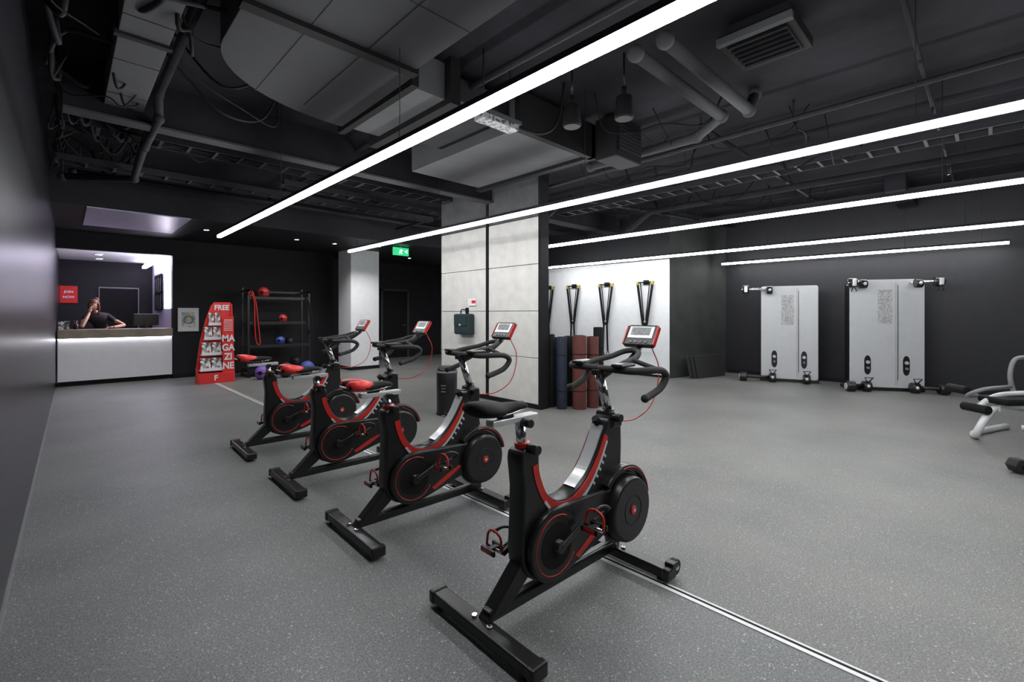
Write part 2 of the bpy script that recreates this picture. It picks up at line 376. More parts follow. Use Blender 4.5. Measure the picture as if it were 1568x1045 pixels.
def hand(pref,base,fd,sd,thumb,curl):
    base=Vector(base);fd=Vector(fd).normalized();sd=Vector(sd).normalized();nn=fd.cross(sd)*curl
    skin_obj(pref+'_palm',[base,base+fd*.05,base+fd*.085],[(0,1),(1,2)],[(.022,.018),(.036,.014),(.034,.012)],'skin')
    for i,l in enumerate((.065,.075,.07,.055)):
        o=base+fd*.075+sd*(.028-.019*i)
        p1=o+fd*l*.5+nn*.008;p2=p1+fd*l*.3+nn*.018;p3=p2+fd*l*.15+nn*.02
        skin_obj(pref+'_finger_%d'%i,[o,p1,p2,p3],[(0,1),(1,2),(2,3)],[.009,.0085,.008,.007],'skin',sub=1)
    o=base+fd*.03+sd*.028*thumb
    skin_obj(pref+'_thumb',[o,o+sd*.028*thumb+fd*.02,o+sd*.035*thumb+fd*.05],[(0,1),(1,2)],[.011,.010,.008],'skin',sub=1)
hand('right_hand',(.39,12.60,1.38),(.1,.35,1),(0,1,-.3),1,-1)
hand('left_hand',(.74,12.36,1.085),(-1,-.35,-.05),(.3,-1,0),1,-1)
skin_obj('legs_trousers',[hip,(.50,13.08,.88),(.49,13.05,.50),(.48,13.10,.10),(.70,13.08,.88),(.71,13.05,.50),(.72,13.12,.10)],
   [(0,1),(1,2),(2,3),(0,4),(4,5),(5,6)],[.13,.095,.065,.045,.095,.065,.045],'denim')
for i,sx in enumerate((.48,.72)):
    o=loft('shoe_%d'%i,[(-.05,0,.04,.02,.03),(-.03,0,.045,.038,.04),(.05,0,.04,.04,.04),(.14,0,.03,.042,.03),(.2,0,.022,.02,.02)],'black',W); o.location=(sx,13.12,0); o.rotation_euler=(0,0,-math.pi/2)
bm=bmesh.new(); bmesh.ops.create_uvsphere(bm,u_segments=32,v_segments=24,radius=1)
for v in bm.verts:
    x,y,z=v.co
    w=.074*(1-.22*max(0,-z)**1.3); dd=.092
    nx,ny,nz=x*w,y*dd*(1-.10*max(0,-z)),z*.112
    if y<0: 
        ny*=1-.06*(1-abs(x)); 
        nose=math.exp(-((x)/.16)**2-((z+.12)/.22)**2); ny-=.022*nose
        eye=math.exp(-((abs(x)-.42)/.16)**2-((z-.02)/.10)**2); ny+=.010*eye
        lip=math.exp(-((x)/.28)**2-((z+.48)/.07)**2); ny-=.006*lip
        chin=math.exp(-((x)/.3)**2-((z+.85)/.2)**2); ny-=.012*chin
    v.co=(nx,ny,nz)
me=bpy.data.meshes.new('head');bm.to_mesh(me);bm.free()
H=link('head',me,'skin',W,True); H.location=(.46,12.76,1.53); H.rotation_euler=(math.radians(28),math.radians(10),math.radians(-28))
for s in(-1,1):
    ball('eye_%d'%(s+2),(s*.031,-.078,.002),(.011,.008,.008),'white',H); ball('iris_%d'%(s+2),(s*.031,-.085,.0),(.005,.003,.005),'black',H)
    ball('ear_%d'%(s+2),(s*.074,.005,-.005),(.008,.018,.03),'skin',H)
    tube('eyebrow_%d'%(s+2),[(s*.018,-.088,.026),(s*.033,-.087,.031),(s*.048,-.076,.026)],.004,'hair',H,n=3,seg=6)
ball('lips',(0,-.091,-.055),(.020,.006,.007),'red',H)
bm=bmesh.new(); bmesh.ops.create_uvsphere(bm,u_segments=36,v_segments=26,radius=1)
dl=[v for v in bm.verts if (v.co.y<-.25 and v.co.z<.48+(-v.co.y-.25)*.3) or v.co.z<-.65]
bmesh.ops.delete(bm,geom=dl,context='VERTS')
for v in bm.verts:
    k=1+.02*math.sin(22*v.co.x+6*v.co.z); v.co=Vector((v.co.x*.086*k,v.co.y*.104*k+.004,v.co.z*.124*k))
me=bpy.data.meshes.new('hair');bm.to_mesh(me);bm.free(); hh=link('hair',me,'hair',H,True)
so=hh.modifiers.new('s','SOLIDIFY');so.thickness=.008
ball('hair_bun',(0,.085,.09),(.045,.04,.04),'hair',H)
for s in(-1,1): tube('hair_lock_%d'%(s+2),[(s*.078,.0,.05),(s*.088,-.01,-.05),(s*.082,-.02,-.14),(s*.07,-.02,-.2)],.02,'hair',H,n=5,radii=(.024,.010))
# framed poster
g=group('framed_poster',(1.92,11.88,1.225)); box('frame',-.185,.185,-.02,.018,-.25,.25,'white',g,.006); box('mount',-.15,.15,-.024,-.02,-.21,.21,'cnt',g); box('print',-.12,.12,-.027,-.024,-.16,.16,'poster',g); torus('emblem',(0,-.03,.0),.075,.012,'wood',g,'y')
# magazine rack
g=group('magazine_stand',(2.16,10.72,0))
outl=[(-.32,0),(.30,0),(.31,1.52),(.28,1.58),(.0,1.58),(-.06,1.5),(-.15,1.22),(-.24,.8),(-.30,.3)]
prism('back_board',outl,.0,.03,'redl',g,.004)
prism('side_left',[(0,0),(.0,.3),(-.24,.2),(-.24,0)],-.31,-.30,'redl',g,plane='yz')
prism('side_right',[(0,0),(.0,1.55),(-.03,1.55),(-.24,.1),(-.24,0)],.29,.305,'redl',g,plane='yz')
prism('base_front',[(-.31,0),(.29,0),(.29,.20),(-.30,.20)],-.24,-.21,'redl',g,.004)
xs=[-.27,-.24,-.19,-.11]
for i,z in enumerate((.24,.54,.84,1.12)):
    yf=-.20+i*.04
    box('shelf_%d'%i,xs[i],.10,yf,0,z,z+.012,'cnt',g)
    box('lip_%d'%i,xs[i],.10,yf-.006,yf,z,z+.06,'cnt',g)
    wd=(.10-xs[i])/2
    for k in range(2):
        o=cbox('magazine_%d_%d'%(i,k),(xs[i]+wd*(k+.5),yf+.035,z+.135),(wd-.02,.015,.23),'mag',g,0,(math.radians(-10),0,0))
prism('text_panel',[(.10,.2),(.29,.2),(.29,1.3),(.10,1.3)],-.215,-.205,'redl',g)
bar('text_panel_support',(.20,-.2,.7),(.20,0,.7),.18,.03,'redl',g)
for i,s in enumerate(('MA','GA','ZI','NE')): text('label_%d'%i,s,(.195,-.219,.86-i*.18),.18,'white',g,sx=.85)
text('label_free','FREE',(.13,-.004,1.47),.14,'white',g,sx=.9)
for i in range(6): box('small_print_%d'%i,.12,.27,-.218,-.215,1.22-i*.04,1.232-i*.04,'white',g)
text('label_base','F',(-.02,-.244,.10),.14,'white',g)
# ball rack
g=group('storage_rack',(2.8,10.9,0))
for x in(0,1.25):
    for y in(0,.45): box('post_%d_%d'%(x*10,y*10),x,x+.04,y,y+.04,0,1.92 if y else 1.86,'steelb',g)
    box('side_rail_%d'%(x*10),x,x+.04,0,.49,1.82,1.86,'steelb',g); box('foot_%d'%(x*10),x-.01,x+.05,-.05,.54,0,.04,'steelb',g)
for i,z in enumerate((.12,.62,1.12,1.66)):
    box('shelf_%d'%i,.04,1.25,0.01,.48,z,z+.025,'steelb',g); box('lip_%d'%i,.04,1.25,0,.02,z,z+.06,'steelb',g)
box('cross_rail',.04,1.25,.46,.48,1.82,1.86,'steelb',g)
def medball(loc,r,m,st='blackm'):
    g=group('medicine_ball',loc); ball('shell',(0,0,0),r,m,g); torus('seam_h',(0,0,0),r*.995,.006,st,g,'z'); torus('seam_v',(0,0,0),r*.995,.006,st,g,'y')
    cyl('badge',(-r*.5,-r*.87,0),(-r*.52,-r*.90,0),r*.3,st,g)
medball((3.16,11.1,1.687+.125),.125,'ballr'); medball((3.56,11.1,1.147+.095),.095,'ballr'); medball((3.50,11.1,.647+.105),.105,'ballb'); medball((3.72,11.15,.647+.085),.085,'balld')
medball((2.95,10.45,.14),.14,'ballp'); medball((3.42,10.45,.15),.15,'balld','ballr'); medball((3.85,11.15,.147+.12),.12,'balld'); medball((3.9,10.55,.15),.15,'ballb','ballp')
g=group('resistance_band',(2.86,10.87,0)); tube('band',[(0,0,1.80),(.06,0,1.6),(.07,0,1.1),(.1,0,.75),(.17,-.01,.72),(.14,0,1.1),(.09,0,1.6),(.03,0,1.8)],.012,'red',g,n=5,seg=8); torus('band_loop',(.0,-.0,1.78),.045,.010,'red',g,'y')
g=group('resistance_band',(3.98,10.87,0)); tube('band',[(0,0,1.72),(.05,0,1.5),(.04,0,1.1),(.1,0,.9),(.14,-.01,1.1),(.1,0,1.5),(.03,0,1.72)],.012,'blackm',g,n=5,seg=8)
g=group('exit_sign',(5.62,9.5,2.79)); box('case',-.20,.20,-.02,.02,-.09,.09,'green',g,.004); text('arrow','<',(.13,-.023,.0),.13,'signw',g)
prism('figure',[(-.06,-.06),(-.02,-.02),(.0,-.06),(.02,-.05),(.01,.01),(.05,.03),(.0,.05),(-.04,.03)],-.024,-.02,'signw',g); cyl('hanger',(0,0,.09),(0,0,.11),.01,'white',g)
# ---------------------------------------------------------------- pillar-mounted items
g=group('wall_first_aid_bag',(4.8,6.03,1.01))
box('case',-.13,.02,-.19,.19,0,.34,'teal',g,.03); box('flap',-.14,-.12,-.17,.17,.14,.33,'teal',g,.008); tube('handle',[(-.06,-.08,.33),(-.07,-.05,.40),(-.07,.05,.40),(-.06,.08,.33)],.010,'blackm',g); box('hook_plate',-.005,.02,-.03,.03,.33,.44,'blackm',g); cyl('buckle',(-.15,0,.16),(-.135,0,.16),.02,'silver',g)
g=group('wall_notice',(4.8,5.9,1.52)); box('plate',0,.02,-.10,.10,-.04,.08,'white',g); box('red_header',-.003,0,-.10,.0,.0,.05,'redl',g)
g=group('wall_switch',(4.8,5.9,.7)); box('plate',0,.02,-.04,.04,-.05,.05,'white',g,.004); box('rocker',-.004,0,-.015,.015,-.02,.02,'cnt',g)
g=group('pedal_bin',(3.72,5.1,0))
cyl('body',(0,0,.02),(0,0,.56),.135,'black',g,.14,b=.006); cyl('foot_ring',(0,0,0),(0,0,.025),.14,'blackm',g); cyl('rim',(0,0,.56),(0,0,.585),.146,'grey',g,b=.004)
cyl('lid',(0,0,.585),(0,0,.65),.142,'black',g,.10,b=.02); bar('pedal',(-.1,-.09,.02),(-.15,-.13,.02),.05,.012,'chrome',g)
for k,(za,wd) in enumerate(((.40,.10),(.36,.07),(.32,.09))): 
    a=math.radians(215); cx,cy=.139*math.cos(a),.139*math.sin(a); cbox('label_%d'%k,(cx,cy,za),(.004,wd*.7,.012),'grey',g,0,(0,0,a))
def roll(x,y,r,h,m,lean=(0,0)):
    g=group('rolled_exercise_mat',(x,y,0))
    cyl('roll',(0,0,0),(lean[0],lean[1],h),r,m,g,b=.004)
    pts=[]
    for i in range(60):
        a=i*.35; q=r*.93*(1-i/62); pts.append((lean[0]+q*math.cos(a),lean[1]+q*math.sin(a),h+.001))
    tube('spiral_edge',pts,.003,'blackm',g,n=1,seg=5)
    torus('strap_upper',(lean[0]*.75,lean[1]*.75,h*.75),r+.002,.006,'blackm',g,'z'); torus('strap_lower',(lean[0]*.25,lean[1]*.25,h*.25),r+.002,.006,'blackm',g,'z')
roll(5.10,4.24,.072,1.02,'matblue'); roll(5.28,4.07,.10,1.04,'matred'); roll(5.50,4.00,.085,1.02,'matred'); roll(5.67,4.02,.075,1.15,'blackm'); roll(5.09,4.44,.055,1.05,'blackm'); roll(5.38,4.32,.09,1.02,'blackm'); roll(5.24,4.45,.08,1.0,'matblue')
g=group('leaning_floor_mats',(9.35,4.5,0),math.radians(-12))
for i in range(3):
    cbox('mat_%d'%i,(.55+i*.05,-.12-i*.035,.235),(1.05-.06*i,.025,.47),'rubber',g,.006,(math.radians(-12),0,0))
# suspension trainers
for Y,zl in((5.19,.78),(6.2,.50),(7.16,.50),(7.98,.5),(9.1,.5)):
    g=group('suspension_trainer',(9.075,Y,0))
    box('anchor_plate',-.02,.02,-.06,.06,1.98,2.08,'blackm',g,.004)
    tube('anchor_bar',[(-.02,-.19,2.03),(-.06,-.19,2.03),(-.06,.19,2.03),(-.02,.19,2.03)],.014,'blackm',g,n=1)
    for s in(-1,1):
        bar('upper_strap_%d'%(s+1),(-.05,s*.18,2.02),(-.06,s*.045,1.12),.055,.008,'blackm',g,up=(1,0,0))
        bar('inner_strap_%d'%(s+1),(-.05,s*.11,2.02),(-.055,s*.02,1.2),.022,.006,'blackm',g,up=(1,0,0))
        cyl('carabiner_%d'%(s+1),(-.06,s*.18,1.97),(-.06,s*.175,2.05),.026,'yellow',g,seg=10)
        bar('lower_strap_%d'%(s+1),(-.06,s*.04,1.16),(-.06,s*.065,zl),.045,.006,'blackm',g,up=(1,0,0))
        tube('handle_loop_%d'%(s+1),[(-.06,s*.065,zl+.02),(-.06,s*.015,zl-.11),(-.06,s*.12,zl-.11),(-.06,s*.065,zl+.02)],.009,'blackm',g,n=1,seg=8)
        cyl('grip_%d'%(s+1),(-.06,s*.015,zl-.11),(-.06,s*.12,zl-.11),.02,'rubber',g)
    cyl('equaliser',(-.06,-.05,1.13),(-.06,.05,1.13),.03,'blackm',g)
# ---------------------------------------------------------------- cable machines
def cable_machine(loc,rz,w,h,extL,extR):
    g=group('cable_training_station',loc,rz)
    hw=w/2
    pts=[];R=.04
    for cx,cz,a in((hw-R,h-R,0),(-hw+R,h-R,90),(-hw+R,.06+R,180),(hw-R,.06+R,270)):
        for k in range(5):
            t=math.radians(a+22.5*k); pts.append((cx+R*math.cos(t),cz+R*math.sin(t)))
    prism('front_panel',pts,-.02,.015,'panel',g,.006)
    box('housing',-hw+.03,hw-.03,.015,.30,.04,h-.04,'black',g,.01)
    box('base',-hw-.02,hw+.02,.0,.36,0,.06,'steelb',g,.006)
    for x in(-.012,.012): box('centre_groove_%d'%(x*1000),x+.14-.002,x+.14+.002,-.022,-.019,.1,h-.05,'grey',g)
    box('plaque',-.13,.08,-.026,-.02,h-.77,h-.18,'plaque',g,.002)
    for sx in(-1,1):
        x=sx*hw*.52
        q=[]
        for k in range(24):
            t=2*math.pi*k/24; q.append((x+.05*math.cos(t),.45+.10*math.sin(t)+(.07 if math.sin(t)>0 else -.07)))
        prism('slot_%d'%(sx+1),q,-.026,-.02,'black',g)
        cyl('selector_knob_%d'%(sx+1),(x,-.05,.50),(x,-.02,.50),.028,'silver',g); cyl('selector_pin_%d'%(sx+1),(x,-.06,.40),(x,-.02,.40),.02,'grey',g)
        e=extL if sx<0 else extR
        z=h-.06
        if e is not None:
            tube('upper_arm_%d'%(sx+1),[(sx*(hw-.20),-.02,z-.01),(sx*(hw-.14),-.12,z),(sx*(hw-.02),-.17,z),(sx*(hw+e-.04),-.17,z)],.026,'chrome',g)
            cyl('pulley_outer_%d'%(sx+1),(sx*(hw+e-.12),-.17,z),(sx*(hw+e),-.17,z),.082,'black',g,b=.012); cyl('pulley_cap_%d'%(sx+1),(sx*(hw+e),-.17,z),(sx*(hw+e+.02),-.17,z),.05,'chrome',g)
            cbox('pulley_bracket_%d'%(sx+1),(sx*(hw+e-.06),-.25,z),(.06,.05,.12),'silver',g,.01)
            cyl('pulley_inner_%d'%(sx+1),(sx*(hw-.20),-.15,z-.02),(sx*(hw-.10),-.15,z-.02),.078,'black',g,b=.012); ball('pulley_hub_%d'%(sx+1),(sx*(hw-.15),-.215,z-.02),.03,'silver',g)
            tube('upper_handle_%d'%(sx+1),[(sx*(hw+e-.06),-.22,z-.05),(sx*(hw+e-.10),-.24,z-.15),(sx*(hw+e-.02),-.24,z-.15),(sx*(hw+e-.06),-.22,z-.05)],.009,'rubber',g,n=1,seg=8)
        e2=.10 if e is None else e
        if e is not None:
            tube('lower_arm_%d'%(sx+1),[(sx*(hw-.2),.02,.10),(sx*(hw-.12),-.14,.10),(sx*(hw-.02),-.20,.10),(sx*(hw+e2-.04),-.22,.10)],.03,'black',g)
            cyl('lower_pulley_%d'%(sx+1),(sx*(hw+e2-.08),-.22,.09),(sx*(hw+e2+.05),-.22,.09),.09,'black',g,b=.012); cyl('lower_cap_%d'%(sx+1),(sx*(hw+e2+.05),-.22,.09),(sx*(hw+e2+.065),-.22,.09),.055,'silver',g)
            cyl('foot_%d'%(sx+1),(sx*(hw+e2-.02),-.22,0),(sx*(hw+e2-.02),-.22,.02),.05,'rubber',g)
        cyl('lower_pulley_inner_%d'%(sx+1),(sx*(hw-.26),-.15,.09),(sx*(hw-.14),-.15,.09),.09,'black',g,b=.012); ball('lower_hub_%d'%(sx+1),(sx*(hw-.20),-.225,.10),.03,'silver',g)
        tube('lower_handle_%d'%(sx+1),[(sx*(hw-.20),-.2,.15),(sx*(hw-.26),-.24,.25),(sx*(hw-.14),-.24,.25),(sx*(hw-.20),-.2,.15)],.011,'rubber',g,n=1,seg=8)
    cyl('cable',(.16,-.035,h-.1),(.16,-.035,.2),.004,'steelb',g,seg=6)
cable_machine((10.30,2.77,0),math.radians(-90+18),.97,1.90,.33,None)
cable_machine((10.34,1.27,0),math.radians(-90+30),1.10,1.95,.08,.18)
# ---------------------------------------------------------------- ceiling services
def hang(g,pts,ztop=CZ,r=.006):
    for i,p in enumerate(pts): cyl('hanger_%d'%i,p,(p[0],p[1],ztop),r,'pipe',g,seg=6)
g=group('ceiling_duct'); 
box('body_near',.26,.53,-.5,3.95,3.2,3.42,'ductl',g,.004); box('body_far',.26,.53,4.0,5.75,3.2,3.42,'ductl',g,.004); box('flange',.24,.55,3.95,4.0,3.18,3.44,'pipe',g)
for i in range(8): box('seam_%d'%i,.26,.53,.2+i*.7,.205+i*.7,3.197,3.2,'pipe',g)
hang(g,[(.3,1,3.42),(.5,1,3.42),(.3,5,3.42),(.5,5,3.42)])
g=group('ceiling_duct')
box('trunk',.73,1.82,-1.5,2.86,3.1,3.4,'duct',g,.004); box('flange_1',.71,1.84,2.86,2.94,3.07,3.43,'blackm',g)
el=[(1.86,2.94),(.73,2.94),(.73,3.4)]+[(1.88-1.15*math.cos(math.radians(a)),3.4+.82*math.sin(math.radians(a))) for a in range(6,91,6)]
prism('elbow',el,3.1,3.4,'duct',g,.004,plane='xy')
box('flange_2',1.87,1.93,3.0,4.3,3.06,3.43,'blackm',g)
box('branch_a',1.93,2.24,3.1,4.2,3.1,3.4,'ductl',g,.004); box('flange_3',2.24,2.34,3.02,4.4,3.05,3.43,'blackm',g); box('branch_b',2.34,3.06,3.2,4.3,3.2,3.4,'ductd',g,.004)
box('branch_c',3.08,4.15,3.1,4.95,3.1,3.4,'ductl',g,.004); box('flange_4',3.04,4.2,3.03,3.1,3.06,3.43,'blackm',g); box('flange_5',4.15,4.24,3.03,5.0,3.06,3.43,'blackm',g)  # branch_c is paler to paint in the light falling on it
for i in range(4): box('panel_seam_%d'%i,.73,1.82,-.6+i*.95,-.595+i*.95,3.097,3.1,'pipe',g)
for i in range(2): box('panel_seam_l%d'%i,1.08+i*.37,1.084+i*.37,-1.5,4.0,3.097,3.1,'pipe',g)
hang(g,[(.8,2,3.4),(1.7,2,3.4),(2,3.5,3.4),(3.5,4,3.4)])
def tray(name,axis,a,b,pos,z,w=.22):
    g=group(name)
    def pt(t,o,zz): return (t,pos+o,zz) if axis=='x' else (pos+o,t,zz)
    for o in(-w/2,w/2): bar('rail_%d'%(o*100),pt(a,o,z+.03),pt(b,o,z+.03),.012,.07,'pipe',g)
    n=int((b-a)/.25)
    for i in range(n+1): bar('rung_%d'%i,pt(a+(b-a)*i/n,-w/2,z),pt(a+(b-a)*i/n,w/2,z),.03,.012,'pipe',g)
    for k in range(3): 
        pts=[pt(a+(b-a)*i/8,-.06+.06*k+random.uniform(-.02,.02),z+.03+random.uniform(0,.02)) for i in range(9)]
        tube('cable_%d'%k,pts,.012,'blackm',g,n=4,seg=6)
    hang(g,[pt(a+.2,0,z),pt((a+b)/2,0,z),pt(b-.2,0,z)])
def pipe(name,pts,r,m='pipe',n=1,hangs=True):
    g=group(name); tube('run',pts,r,m,g,n=n,seg=14)
    for i,p in enumerate(pts): ball('joint_%d'%i,p,r*1.25,m,g)
    if hangs: hang(g,[Vector(p)+Vector((0,0,r*.5)) for p in (pts[0],pts[-1])])
g=group('ceiling_beam'); box('web',.0,5.2,5.42,5.50,3.10,3.5,'ceil',g); box('flange_lower',0,5.2,5.38,5.55,3.08,3.10,'duct',g)
tray('cable_tray','x',-.05,5.0,7.4,3.1); tray('cable_tray','x',.0,4.6,6.3,3.2,.3); tray('cable_tray','x',2.2,9.0,6.9,3.15); tray('cable_tray','y',-2,8.5,6.9,3.25,.3); tray('cable_tray','y',-2,4.2,9.6,3.25)
pipe('ceiling_pipe',[(.35,5.2,3.25),(.62,5.8,3.2),(.62,7.2,2.98),(.0,7.5,2.95)],.04)
pipe('ceiling_pipe',[(.62,-.5,3.33),(.62,5.2,3.33),(.62,5.2,3.1),(.62,6.2,3.1)],.035,'ductd')
pipe('ceiling_pipe',[(3.0,1.8,3.25),(4.55,1.8,3.25),(4.9,2.2,3.25),(4.9,3.6,3.25)],.05,'duct')
pipe('ceiling_pipe',[(3.0,1.57,3.25),(4.6,1.57,3.25),(4.75,1.57,3.45)],.05,'duct')
pipe('ceiling_pipe',[(7.7,4.75,2.95),(8.06,4.5,3.3),(8.06,-2.8,3.3)],.05,'ductd')
pipe('ceiling_pipe',[(5.1,8.8,3.15),(5.1,-2.5,3.3)],.025); pipe('ceiling_pipe',[(6.1,5.5,3.0),(6.1,4.9,3.3),(10.8,4.0,3.3)],.03)
pipe('ceiling_pipe',[(2.6,-2.5,3.36),(2.6,8.8,3.36)],.03); pipe('ceiling_pipe',[(0.1,8.3,3.2),(8.9,8.3,3.2)],.04); pipe('ceiling_pipe',[(7.2,-.5,3.38),(10.8,-.5,3.38)],.025); pipe('ceiling_pipe',[(5.0,2.2,3.4),(10.8,2.2,3.4)],.025)
g=group('ceiling_beam'); box('web',5.3,9.0,5.8,6.1,3.15,3.5,'ceil',g); 
g=group('ceiling_beam'); box('web',9.2,10.9,.9,1.15,3.25,3.5,'ceil',g)
g=group('ceiling_cable_bundle')
for i in range(40):
    x=random.uniform(-.05,.7); y=random.uniform(3.2,8.5); L=random.uniform(.5,1.5); a=random.uniform(0,6.28)
    pts=[(x,y,3.5)]+[(min(max(x+L*t*math.cos(a),-.05),1.5)+random.uniform(-.06,.06),y+L*t*math.sin(a)*.8+random.uniform(-.06,.06),3.22+random.uniform(-.12,.15)) for t in(.2,.5,.8)]+[(min(max(x+L*math.cos(a),-.05),1.5),y+L*math.sin(a)*.8,3.5)]
    tube('cable_%d'%i,pts,random.choice((.006,.010,.014,.02)),'blackm' if i%3 else 'ductd',g,n=6,seg=6)
g=group('ceiling_cable_bundle')
for i in range(26):
    x=random.uniform(4.6,9.5); y=random.uniform(1.0,5.2); L=random.uniform(.5,1.8); a=random.choice((0,1.57,3.14,4.71))+random.uniform(-.2,.2)
    pts=[(x,y,3.5)]+[(x+L*t*math.cos(a)+random.uniform(-.05,.05),y+L*t*math.sin(a)*.8+random.uniform(-.05,.05),3.25+random.uniform(-.06,.12)) for t in(.15,.5,.85)]+[(x+L*math.cos(a),y+L*math.sin(a)*.8,3.5)]
    pts=[(min(px,10.8),min(max(py,-2.5),4.1 if px>9 else 5.6),pz) for px,py,pz in pts]
    tube('cable_%d'%i,pts,random.choice((.006,.010)),'blackm',g,n=6,seg=6)
g=group('ceiling_air_handler',(4.42,2.86,3.02)); box('case',-.25,.25,-.13,.14,0,.44,'blackm',g,.012); box('grille',-.22,.22,-.145,-.13,.06,.36,'blackm',g)
for i in range(7): box('slat_%d'%i,-.21,.21,-.155,-.14,.08+i*.04,.09+i*.04,'pipe',g)
hang(g,[(-.2,0,.4),(.2,0,.4)],.48)
for (x,y) in((3.32,2.10),(3.14,2.50)):
    g=group('pendant_speaker',(x,y,2.96)); cyl('body',(0,0,0),(0,0,.18),.08,'blackm',g,.065,b=.01); cyl('grille',(0,0,-.006),(0,0,0),.068,'pipe',g); cyl('neck',(0,0,.18),(0,0,.26),.022,'blackm',g); cyl('stem',(0,0,.26),(0,0,.54),.008,'black',g)
g=group('emergency_light',(2.60,2.86,2.94)); cbox('diffuser',(0,0,0),(.40,.12,.05),'grille',g,.006); cbox('gear_tray',(0,0,.04),(.44,.15,.03),'duct',g,.004); hang(g,[(-.15,0,.05),(.15,0,.05)],.56)
tube('trailing_cable',[(.2,0,.03),(.45,-.05,.02),(.6,-.1,.1),(.7,-.1,.3),(.75,-.1,.56)],.012,'blackm',g)
g=group('ceiling_vent',(3.77,1.17,3.38)); cbox('frame',(0,0,0),(.50,.50,.08),'blackm',g,.006); cbox('core',(0,0,-.03),(.40,.40,.05),'blackm',g); box('duct_collar',-.2,.2,-.2,.2,.03,.12,'pipe',g)
cbox('lip',(-.26,0,-.02),(.05,.50,.05),'ductl',g)
for i in range(5): cbox('louvre_%d'%i,(-.14+i*.07,0,-.06),(.02,.38,.02),'pipe',g,0,(0,.5,0))
g=group('sprinkler_line',(0,0,3.42)); tube('main',[(2.9,.4,0),(10.8,.4,0)],.018,'pipe',g,n=1)
for x in(3.6,6.2,8.8): cyl('drop_%d'%x,(x,.4,0),(x,.4,-.12),.01,'pipe',g); cyl('head_%d'%x,(x,.4,-.15),(x,.4,-.12),.022,'chrome',g,.01)
hang(g,[(3,.4,0),(7,.4,0),(10.5,.4,0)],.08)
